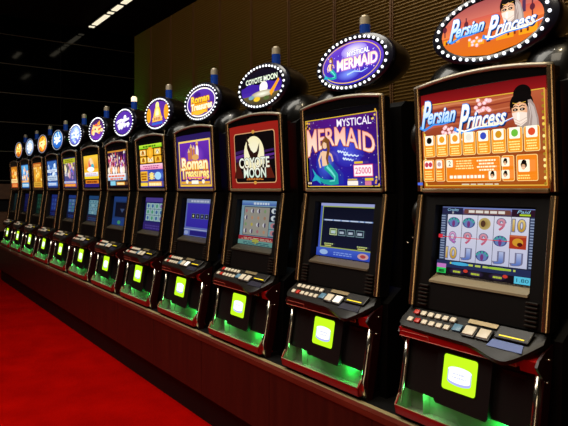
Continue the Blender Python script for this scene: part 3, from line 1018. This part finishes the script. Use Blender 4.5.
def screen_mystic(sd):
    a = screen_base(sd, .75)
    a.rect(-SW, 0, SW, SH, '4a60c8'); a.rect(-SW, .278, SW, SH, 'a8b0e8')
    a.rect(-.180, .046, .186, .278, 'a8b860'); a.rect(-.174, .052, .180, .272, '121630', '0c1024')
    a.flush('screen')
    a.rect(-.168, .196, .172, .203, '7a98d0'); a.lines(-.165, .196, .17, .203, 1, 'd0e0ff', .9)
    for i in range(4):
        x = -.115 + .062 * i
        a.frame(x, .118, x + .052, .154, .004, 'd8e8a8' if i == 0 else '7a98a0')
        a.rect(x + .008, .126, x + .044, .146, 'b8d8a0' if i == 0 else '26304a'); a.lines(x + .01, .128, x + .042, .144, 1, 'c8d8e8', .8)
    for x in (-.15, .08):
        a.lines(x, .066, x + .08, .074, 1, 'c8d888', .8); a.rect(x + .012, .056, x + .06, .062, 'e0d870')
    a.flush('choice_boxes')
    a.rect(-SW, 0, SW, .044, '2c48c0', '4868d8'); a.ell(-.14, .022, .03, .014, 'a8c8f8'); a.ell(.13, .022, .035, .016, 'd8a8a8'); a.ell(.13, .022, .018, .009, 'b84848'); a.lines(-.09, .012, .08, .034, 2, '8aa8f8')
    a.flush('screen_menu')

def screen_coyote(sd):
    a = screen_base(sd, .62)
    a.rect(-SW, 0, SW, SH, '8ab0c0'); a.rect(-SW, .262, SW, SH, '4a68c0', '88b8e8'); a.lines(-.1, .268, .12, .286, 1, 'e0f0ff', .8)
    a.rect(-.165, .060, .165, .255, '3a4468'); a.rect(-.160, .064, .10, .250, 'a8a498')
    a.flush('screen')
    rn = random.Random(6)
    for r in range(4):
        for c in range(4):
            x, z = -.135 + .065 * c, .090 + .045 * r
            k = (r * 4 + c * 3) % 5
            if k in (0, 3):
                a.ell(x, z, .018, .014, 'e8e8f0', n=9); a.ell(x + .006, z, .010, .016, '5a5068', n=9)
            else:
                a.ell(x, z, .012, .012, rn.choice(['c89878', 'b08a70', 'c8b858', '8aa878', 'b87880']), n=9)
    for r in range(4):
        z = .068 + .047 * r
        a.rect(.108, z, .190, z + .044, '1c2236' if r > 1 else '88b0b8'); a.ell(.149, z + .022, .026, .017, 'e8f4fa' if r > 1 else 'c88890'); a.ell(.155, z + .020, .010, .012, '30405a', n=8)
    a.flush('reel_symbols')
    a.rect(-SW, .030, SW, .058, 'a82838'); a.lines(-.17, .034, .18, .052, 2, 'e8d0b0', .4); a.rect(-SW, 0, SW, .030, '70a8a0'); a.ell(-.01, .026, .035, .016, 'b8b850'); a.lines(-.17, .004, .17, .024, 2, '3a6070', .5)
    a.flush('screen_menu')

def screen_purple(sd):
    a = screen_base(sd, .62)
    a.rect(-SW, 0, SW, SH, '6a7ac8'); a.rect(-SW, .262, SW, SH, '8a98c0'); a.lines(-.15, .268, .15, .286, 1, 'd0d8f0', .8)
    a.rect(-.175, .070, .19, .258, '3c30b8', '4a3cc8')
    a.flush('screen')
    for i in range(4):
        x = -.10 + .064 * i
        a.rect(x, .138, x + .052, .178, '181428'); a.frame(x, .138, x + .052, .178, .004, '6a78a0'); a.ell(x + .026, .158, .010, .010, '8a98a8' if i else 'd8e0a0', n=9)
    a.flush('choice_boxes')
    a.rect(-SW, .050, SW, .056, 'c0c8e8'); a.rect(-.10, .006, .14, .044, '2a2488'); a.ell(-.155, .024, .03, .016, 'a8b8e8'); a.ell(.17, .024, .02, .018, '8a98e0')
    a.flush('screen_menu')

def screen_cells(sd, bg, top, cell, sym, bottom, gain=.5, rows=3, cols=3, seed=1):
    a = screen_base(sd, gain)
    a.rect(-SW, 0, SW, SH, bg); a.rect(-SW, .255, SW, SH, top)
    a.flush('screen')
    rn = random.Random(seed)
    w, h = .33 / cols, .165 / rows
    for r in range(rows):
        for c in range(cols):
            x, z = -.165 + w * c, .080 + h * r
            a.rect(x + .003, z + .002, x + w - .003, z + h - .002, cell)
            a.ell(x + w / 2, z + h / 2, w * .25, h * .32, rn.choice(sym), n=10)
    a.flush('reel_symbols')
    a.rect(-SW, .0, SW, .065, bottom); a.lines(-.17, .012, .17, .055, 2, top, .5)
    a.flush('screen_menu')

def screen_box(sd, bg, top, box_, dot, gain=.5):
    a = screen_base(sd, gain)
    a.rect(-SW, 0, SW, SH, bg); a.rect(-SW, .25, SW, SH, top); a.rect(-.14, .085, SW, .235, box_)
    a.poly([(-.02, .17), (.09, .17), (.035, .13)], dot); a.rect(-SW, 0, SW, .07, top); a.ell(-.02, .03, .04, .02, '58b888')
    a.flush('screen')

# ---- toppers
def topper_start(body, c0, c1, gain=1.0):
    a = Art(body, topper_surf, gain * 1.22)
    a.band(FA, FB, -FB, FB, c0, c1)
    return a

def topper_princess(body):
    a = topper_start(body, 'd86a10', 'c85a48', 1.05)
    a.band(FA, FB, -.005, .045, 'e88040', 'c8584a'); a.band(FA, FB, .045, FB, 'c86a5a', '9a4a4a')
    a.flush('topper_picture')
    for x0, x1, h in ((-.205, -.13, -.012), (-.09, -.02, -.035), (.03, .10, -.03), (.12, .19, -.015)):
        a.rect(x0, -.058 if abs(x0) < .15 else -.03, x1, h, 'f09a18')
    a.flush('palace_picture')
    for x in (-.195, -.175, -.155):
        a.rect(x, -.03, x + .010, -.018, '5a2408')
    a.flush('dark_arches')
    for x in (.08, .105, .13, .155):
        a.rect(x - .004, -.05, x + .004, .0, '7a2a10')
    a.flush('dark_columns')
    for x in (-.20, -.10, .17):
        a.rect(x, .0, x + .005, .055 if x > -.15 else .03, '5a2030'); a.ell(x + .0025, .03, .010, .012, '5a2030', n=10)
    a.rect(.135, .02, .148, .062, '503050')
    a.flush('minaret_picture')
    princess(a, .088, .036, .084)
    a.flush('veiled_woman_picture')
    blossoms(a, -.055, -.045, .026, 9, 3)
    script_title(a, .006, .004, .36, .082, .03)
    a.flush('title_lettering')

def topper_mermaid(body):
    a = topper_start(body, '2a20a0', '6a3cc0', 1.1)
    a.ell(.02, .055, .09, .035, 'f0e8ff', '8a70d8'); a.ell(-.02, -.05, .08, .03, '7a90f0', '3a30b0')
    stars(a, -.17, -.05, .17, .05, 50, ['ffffff', 'c8c8ff', 'e8b8e8'], .003)
    a.ring(0, 0, FA * .94, FB * .92, .004, 'e8b848')
    a.flush('topper_picture')
    mermaid(a, -.135, -.062, .115)
    a.flush('mermaid_picture')
    a.otext('MYSTICAL', .055, .042, .15, .022, 'ffffff', '5a48b0', off=.05, bold=.03)
    a.otext('MERMAID', .045, -.002, .27, .048, 'fff0ff', 'b878c0', c2='ffe8c0', off=.06, bold=.03)
    a.stroke([(-.02, -.055), (.03, -.045), (.08, -.055), (.12, -.045)], .008, 'a8c8ff', .003)
    a.flush('title_lettering')

def topper_moon(body):
    a = topper_start(body, '0c0814', '120c1c', 1.0)
    a.band(FA, FB, -.045, .012, '4a2aa8', '341a80'); a.band(FA, FB, -FB, -.045, '40382a', '6a5a30')
    a.poly([(-.20, .005), (-.12, .03), (-.02, .012), (.06, .03), (.14, .012), (.20, .025), (.20, -.01), (-.2, -.02)], '3c1f96')
    a.flush('topper_picture')
    a.ell(.03, -.008, .042, .036, 'ffffff', 'fffbe8'); a.ell(.02, -.044, .12, .020, 'f4f4e0', 'a89878')
    a.ell(-.04, -.070, .035, .014, 'e8c030'); a.ell(-.10, -.055, .03, .012, '78a0b0'); a.ell(.06, -.072, .03, .012, '506030')
    a.stroke([(.10, -.055), (.14, -.02), (.185, .02)], .032, 'f09a20', .018)
    a.flush('moon_picture')
    a.otext('COYOTE MOON', .005, .042, .33, .030, 'f0fae0', '203a30', off=.03, bold=.03)
    a.flush('title_lettering')

def topper_roman(body):
    a = topper_start(body, '4a2890', '5a30a8', 1.05)
    a.ring(0, 0, FA * .97, FB * .97, .010, 'fff8ec')
    a.ell(-.05, .055, .05, .022, '3c1878'); a.ell(.08, -.055, .05, .02, '3c1878'); a.rect(-.14, -.075, .10, .0, 'e8a020')
    a.ell(-.02, -.055, .10, .03, 'f0b830')
    a.flush('topper_picture')
    a.otext('Roman', -.01, .026, .26, .045, 'f8c020', 'a84a08', c2='ffe060', off=.07, bold=.04)
    a.otext('Treasures', .01, -.026, .30, .045, 'fff6d0', 'e08a10', off=.07, bold=.04)
    a.flush('title_lettering')

def topper_figure(body):
    a = topper_start(body, '5a2a98', '5a2a98', 1.05)
    a.ell(-.17, .0, .045, .06, 'f0a020'); a.ell(.17, 0, .045, .06, 'f0a020')
    a.flush('topper_picture')
    a.poly([(-.10, -.06), (-.05, .04), (.0, .095), (.05, .04), (.10, -.06)], 'f8c020'); a.ell(0, .068, .035, .028, 'ffe890'); a.ell(0, .0, .05, .055, 'fff8e0', 'ffd850')
    a.flush('golden_figure_picture')
    a.ell(0, -.035, .10, .022, 'fff8e8', 'f0b030'); a.lines(-.08, -.05, .08, -.02, 1, 'c07810', .8); a.rect(-.10, -.085, .10, -.068, '3060c8')
    a.flush('title_band')

def topper_blobs(body, c0, c1, cols, mid, seed, text=None):
    a = topper_start(body, c0, c1, 1.05)
    a.flush('topper_picture')
    rn = random.Random(seed)
    for _ in range(24):
        t, q = rn.uniform(0, 2 * PI), rn.uniform(.1, .75)
        a.ell(FA * q * math.cos(t), FB * q * math.sin(t), rn.uniform(.02, .045), rn.uniform(.012, .028), rn.choice(cols), n=10)
    for k in (-1, 1):
        a.stroke([(-.14, .02 * k), (-.05, .02 * k + .008), (.05, .02 * k - .004), (.14, .02 * k + .006)], .024, mid, .018)
    a.flush('topper_artwork')

# ------------------------------------------------------------------ build the row
SPEC = [
    ('slot machine with orange veiled woman artwork and symbol reels on its screen, nearest the camera',
     glass_princess, screen_reels, topper_princess),
    ('slot machine with blue and purple mermaid glass, second nearest, dark menu on its screen',
     glass_mermaid, screen_mystic, topper_mermaid),
    ('slot machine with a red framed glass of a big pale moon and howling coyote',
     glass_moon, screen_coyote, topper_moon),
    ('slot machine with gold bordered purple glass, gold lettering and purple blue menu screen',
     glass_roman, screen_purple, topper_roman),
    ('slot machine with green strip above gold symbol tiles and a golden figure on its topper',
     glass_grid, lambda s: screen_cells(s, '2a2878', '5a48a8', 'b8e0e0', ['4a78b8', '5ab088', '8a6ab8'], '3a2a80', .55, 3, 4, 4), topper_figure),
    ('slot machine with crowded pink and white dancers glass, white topper and glowing lamp cap',
     glass_crowd, lambda s: screen_box(s, '2a4a88', '2a50a0', '10142c', '4a6090', .45), lambda b: topper_blobs(b, '4a2a98', '5a30a8', ['ffffff', 'e8e0ff', 'c8b8f0', '3a1a80'], 'ffffff', 11)),
    ('slot machine with bright yellow glass above a dark blue band and orange purple topper',
     glass_yellow, lambda s: screen_cells(s, '1c3a60', '2a5890', '90c8d8', ['4a88a8', 'a8d8e0', '6a98c0'], '302848', .5, 4, 4, 5), lambda b: topper_blobs(b, '7a3ac0', '3a1a50', ['f8a030', 'f06038', 'ffe0a0', 'f8c870', 'f08a28'], 'ffd890', 12)),
    ('slot machine with yellow green topped multicoloured glass and pale blue topper, beside the yellow one',
     lambda f: glass_generic(f, '3040a0', '7a6a30', '2a2a6a', ['f0d890', 'd8a0b8', '8a60c0', 'f0f0e0', 'c87a40', '5a70d0'], None, None, 21, ((.285, .335, 'b8b828', '5a5a10'), (.024, .055, 'e07020', 'ffd060'), (.06, .085, 'a8c0f0', 'f0a030'))),
     lambda s: screen_cells(s, '142a60', '2a4aa0', '5a88c8', ['48a088', '6a90e0', '88b0d8'], '182048', .45, 4, 3, 6), lambda b: topper_blobs(b, '5a60c8', '9ab8f0', ['ffffff', 'c8e0ff', '88b8f8', 'b8c8f8'], 'e8f4ff', 13)),
    ('slot machine with blue and white glass, white bands across it, and blue white topper',
     lambda f: glass_generic(f, '1c3c88', '3a6ab8', '1c3070', ['a8d0f8', '5a98e0', 'e8f4ff', '3058b0'], None, None, 22, ((.20, .235, 'e8f4ff', '3060b0'), (.10, .16, 'c8d8e8', '5a7aa8'), (.035, .08, '6a98d8', 'ffffff'))),
     lambda s: screen_cells(s, '1a2c80', '2a40a0', '2c48a8', ['4a70d0', '3a58c0'], '141c58', .4, 3, 3, 7), lambda b: topper_blobs(b, '2058b8', '48a0e8', ['ffffff', 'c8e0ff', '3a70d0'], 'ffffff', 14)),
    ('slot machine with amber gold glass and orange gold topper, between blue and pale ones',
     lambda f: glass_generic(f, 'c87a18', 'e8a830', 'a85a20', ['ffe080', 'f8c848', 'fff0b0', 'e09828'], None, None, 23, ((.29, .335, 'b84a18', 'ffd060'), (.024, .09, 'd8a838', '9a5a10'))),
     lambda s: screen_cells(s, '12352c', '1c5040', '1a4638', ['2a7058', '3a8a6a'], '0e2a24', .35, 3, 3, 8), lambda b: topper_blobs(b, 'e87818', 'f0a828', ['ffe880', 'fff4c0', 'f8c030', 'e86a20'], 'fff0a0', 15)),
    ('slot machine with pale blue and orange glass, whitish topper, second from the far end',
     lambda f: glass_generic(f, '3078c0', '60b0e8', '2858a0', ['ffffff', 'f8d8b0', 'f0883a', 'e8f0f8', 'f8c870'], None, None, 24, ((.024, .08, '58a8d8', 'ffffff'), (.09, .12, 'f09a30', 'fff0c0'))),
     lambda s: screen_cells(s, '141a58', '1c2470', '1a2268', ['2a3488', '222c78'], '10144a', .35, 3, 3, 9), lambda b: topper_blobs(b, '7a98c8', 'b8d0e8', ['ffffff', 'f0e8b0', 'e8c040', 'c8d8f0'], 'ffffff', 16)),
    ('slot machine with orange amber glass and yellow orange topper, last at the far end',
     lambda f: glass_generic(f, 'c86018', 'c88020', '6a3010', ['ffd050', 'fff0b0', 'f8a030', 'f07830'], None, None, 25, ((.024, .08, 'd8582a', 'f8c060'), (.09, .15, 'ffe8a0', 'd87820'))),
     lambda s: screen_cells(s, '14282c', '1c3638', '183034', ['28484a', '203c40'], '0e2022', .35, 3, 3, 10), lambda b: topper_blobs(b, 'b85a10', 'e8a020', ['ffd850', 'fff0a0', 'f0a020', 'd86a18'], 'ffe070', 17)),
]
ROOTS = []
for n, (label, g, s, t) in enumerate(SPEC):
    root, fr, sd, body = build_machine(n, label)
    g(fr); s(sd); t(body)
    ROOTS.append(root)
for k, me in MESH.items():
    if k.startswith(('topbody', 'toprim', 'tower', 'hood', 'deck', 'b_', 'uptrim', 'lowtrim')):
        auto_smooth(me)

# ------------------------------------------------------------------ the setting
def struct(name, m, fn, parent=None, smooth=False):
    o = new_obj(name, bmo(fn, name, M[m], smooth), parent)
    if parent is None:
        o['kind'] = 'structure'
    return o

def thing(name, label, cat, group=None):
    o = bpy.data.objects.new(name, None)
    col.objects.link(o)
    o['label'] = label
    o['category'] = cat
    if group:
        o['group'] = group
    return o

CEIL = 4.92
struct('floor', 'carpet', lambda bm: box(bm, -12.9, 4, -6, 9, -.06, 0))
struct('ceiling', 'ceil', lambda bm: box(bm, -12.9, 4, -6, 9, CEIL, CEIL + .08))

# slatted bronze partition behind the machines
WY, WX0, WX1, WTOP, PW = 2.60, -6.63, 2.4, 3.27, .53
def slats(bm):
    z, dz = .0, .021
    zs = []
    while z < WTOP:
        zs += [(z, 0.0), (z + dz * .55, -.009), (z + dz * .82, -.009), (z + dz * .86, 0.0)]
        z += dz
    A = [bm.verts.new((WX0, WY + y, q)) for q, y in zs]
    B = [bm.verts.new((WX1, WY + y, q)) for q, y in zs]
    for i in range(len(zs) - 1):
        bm.faces.new((A[i], B[i], B[i + 1], A[i + 1]))
    box(bm, WX0, WX1, WY + .004, WY + .06, 0, WTOP)
wb = struct('wall_back', 'wall', slats)
x = -2.416
xs = [x + PW * k for k in range(0, 10)] + [x - PW * k for k in range(1, 8)]
for xx in sorted(xs):
    if WX0 < xx < WX1:
        new_obj('seam_trim', cached('seamtrim', lambda: bmo(lambda bm: (box(bm, -.017, -.004, -.014, .004, 0, WTOP), box(bm, .004, .012, -.013, .004, 0, WTOP)), 'seam_trim', M['seam'])), wb, (xx, WY, 0))

# black glossy end wall with horizontal joints
EX = -12.5
wl = struct('wall_left', 'blackglass', lambda bm: box(bm, EX - .1, EX, -6, 9, 0, CEIL))
for k in range(8):
    z = 3.36 + .59 * (k - 5)
    if .3 < z < CEIL:
        new_obj('panel_joint', cached('hj', lambda: bmo(lambda bm: box(bm, -.004, .006, -6, 9, -.008, .008), 'panel_joint', M['joint'])), wl, (EX, 0, z))
for k in range(-5, 4):
    new_obj('panel_joint', cached('vj', lambda: bmo(lambda bm: box(bm, -.004, .005, -.006, .006, 0, CEIL), 'panel_joint', M['kick'])), wl, (EX, 3.26 + 1.6 * k, 0))

# low plinth carrying the whole row
pl = thing('plinth', 'long dark red wooden plinth under the row of slot machines', 'plinth')
PX0, PX1, PYF, PYB = -9.86, 1.3, 1.612, 2.50
def plane_box(name, m, *b, **k):
    return new_obj(name, bmo(lambda bm: box(bm, *b), name, M[m]), pl)
plane_box('plinth_core', 'kick', PX0 + .02, PX1 - .02, PYF + .02, PYB, .18, PLINTH_Z - .012)
plane_box('plinth_top', 'woodtop', PX0, PX1, PYF - .004, PYF + .030, PLINTH_Z - .026, PLINTH_Z - .001)
plane_box('edge_strip', 'strip', PX0, PX1, PYF + .030, PYF + .055, PLINTH_Z - .012, PLINTH_Z)
plane_box('plinth_deck', 'kick', PX0, PX1, PYF + .055, PYB, PLINTH_Z - .012, PLINTH_Z)
plane_box('toe_kick', 'kick', PX0 + .06, PX1 - .06, PYF + .04, PYB - .02, 0, .18)
# seams: X = -3.05, pitch .72
sx = -3.05
edges = sorted([PX0, PX1] + [sx + .72 * k for k in range(-9, 7) if PX0 + .1 < sx + .72 * k < PX1 - .1])
for a_, b_ in zip(edges, edges[1:]):
    plane_box('front_panel', 'wood', a_ + .0015, b_ - .0015, PYF, PYF + .02, .18, PLINTH_Z - .026)
plane_box('end_panel', 'wood', PX0, PX0 + .02, PYF + .02, PYB, .18, PLINTH_Z - .012)

# dim stepped counter at the far end of the hall
ct = thing('counter', 'dim brown stepped counter against the black wall at far left', 'counter')
for i, (xa, xb, z0, z1) in enumerate(((-12.4, -11.3, .05, .42), (-12.42, -11.75, .62, .98), (-12.44, -12.1, 1.22, 1.52))):
    nm = ['counter_base', 'counter_shelf', 'counter_back'][i]
    new_obj(nm, bmo(lambda bm: box(bm, xa, xb, -1.2, 2.55, z0, z1, .01), nm, M['counter']), ct)
new_obj('counter_frame', bmo(lambda bm: (box(bm, -12.44, -12.2, -1.18, 2.5, 0, 1.4), box(bm, -12.3, -11.4, -1.15, 2.5, 0, .3)), 'counter_frame', M['kick']), ct)

# ceiling light fixtures
def fixture(xa, xb, y, w, label, group=None):
    t = thing('ceiling_light', label, 'ceiling light', group)
    t.location = ((xa + xb) / 2, y, CEIL)
    h = (xb - xa) / 2
    new_obj('housing', bmo(lambda bm: box(bm, -h - .02, h + .02, -w - .02, w + .02, -.04, 0), 'housing', M['housing']), t)
    new_obj('diffuser', bmo(lambda bm: box(bm, -h, h, -w, w, -.055, -.035, .004), 'diffuser', M['fixture']), t)
    return t
G = 'strip lights in a line on the black ceiling'
fixture(-12.17, -12.08, 3.80, .055, 'tiny strip light at the lower end of the ceiling line at top left', G)
fixture(-11.95, -11.14, 3.80, .055, 'longest bright white strip light on the black ceiling at top left', G)
fixture(-11.01, -10.90, 3.80, .055, 'small square light between the two longer ceiling strip lights', G)
fixture(-10.77, -10.40, 3.80, .055, 'second longest white ceiling strip light, just above the small square one', G)
fixture(-10.26, -9.6, 3.80, .055, 'white ceiling strip light cut by the top edge of the photo', G)
H = 'strip lights seen only as reflections in the black wall'
fixture(-9.5, -8.8, 3.05, .05, 'strip light seen as the upper faint reflection in the black wall', H)
fixture(-6.7, -5.9, 3.85, .05, 'strip light seen as the lower faint reflection in the black wall', H)

# ------------------------------------------------------------------ lamps
def area(name, loc, size, power, c, target, sy=None, spread=None):
    L = bpy.data.lights.new(name, 'AREA')
    L.energy = power
    L.color = c
    L.size = size
    if sy:
        L.shape = 'RECTANGLE'; L.size_y = sy
    if spread: L.spread = spread
    o = bpy.data.objects.new(name, L)
    col.objects.link(o)
    o.location = loc
    d = Vector(target) - Vector(loc)
    o.rotation_euler = d.to_track_quat('-Z', 'Y').to_euler()
    return o

def spot(name, loc, target, power, c, ang, blend=.6, r=.05):
    L = bpy.data.lights.new(name, 'SPOT')
    L.energy = power; L.color = c; L.spot_size = math.radians(ang); L.spot_blend = blend; L.shadow_soft_size = r
    o = bpy.data.objects.new(name, L)
    col.objects.link(o)
    o.location = loc
    o.rotation_euler = (Vector(target) - Vector(loc)).to_track_quat('-Z', 'Y').to_euler()
    return o

def point(name, loc, power, c, r=.02):
    L = bpy.data.lights.new(name, 'POINT')
    L.energy = power; L.color = c; L.shadow_soft_size = r
    o = bpy.data.objects.new(name, L)
    col.objects.link(o)
    o.location = loc
    return o

area('floor_wash_lamp', (-4.0, -.4, 4.7), 4.5, 215, (1, .95, .84), (-4.2, -.2, 0), 1.6)
area('near_wash_lamp', (-1.2, -.6, 4.6), 1.6, 70, (1, .88, .70), (-1.4, 1.5, .6))
spot('wall_wash_lamp', (-1.0, 1.0, 4.4), (-1.3, 2.6, 2.4), 140, (1, .82, .52), 85, .8, .08)
area('added_chrome_fill', (2.6, -1.4, 1.5), 2.2, 16, (1, .78, .52), (-1.8, 1.8, 1.1), 1.6)  # added warm fill, gives the chrome trims something to reflect
spot('green_lamp', (-6.55, 2.40, 1.75), (-6.62, 2.60, 2.6), 70, (.06, 1, .12), 60, 1.0, .03)
point('green_lamp', (-6.5, 2.44, 1.95), 3.0, (.06, 1, .12), .03)
for X in (-1.7, -3.4, -5.4):
    spot('ceiling_downlight', (X, 1.25, 4.3), (X - .3, 2.2, 1.9), 42, (1, .9, .72), 60, .9, .035)
for n in range(12):
    X = X0 - PITCH * n
    point('tray_lamp', (X + .13, ROW_Y - .105, PLINTH_Z + .088), .26, (.02, 1, .11), .008)
    point('tray_lamp', (X - .16, ROW_Y - .108, PLINTH_Z + .095), .13, (.10, 1, .18), .008)

# ------------------------------------------------------------------ world, camera
w = bpy.data.worlds.new('World')
scene.world = w
w.use_nodes = True
w.node_tree.nodes['Background'].inputs[0].default_value = (.010, .009, .008, 1)
w.node_tree.nodes['Background'].inputs[1].default_value = .25

cd = bpy.data.cameras.new('camera')
cam = bpy.data.objects.new('camera', cd)
col.objects.link(cam)
cam.location = (0, 0, 1.42)
cam.rotation_euler = (math.radians(90), 0, math.radians(90 - 36.186))
cd.sensor_width = 36
cd.lens = 565 / 568 * 36
cd.shift_y = -24 / 568
cd.clip_start = .05
scene.camera = cam
scene.view_settings.view_transform = 'Standard'
scene.view_settings.look = 'None'
scene.view_settings.exposure = 0
scene.cycles.max_bounces = 6
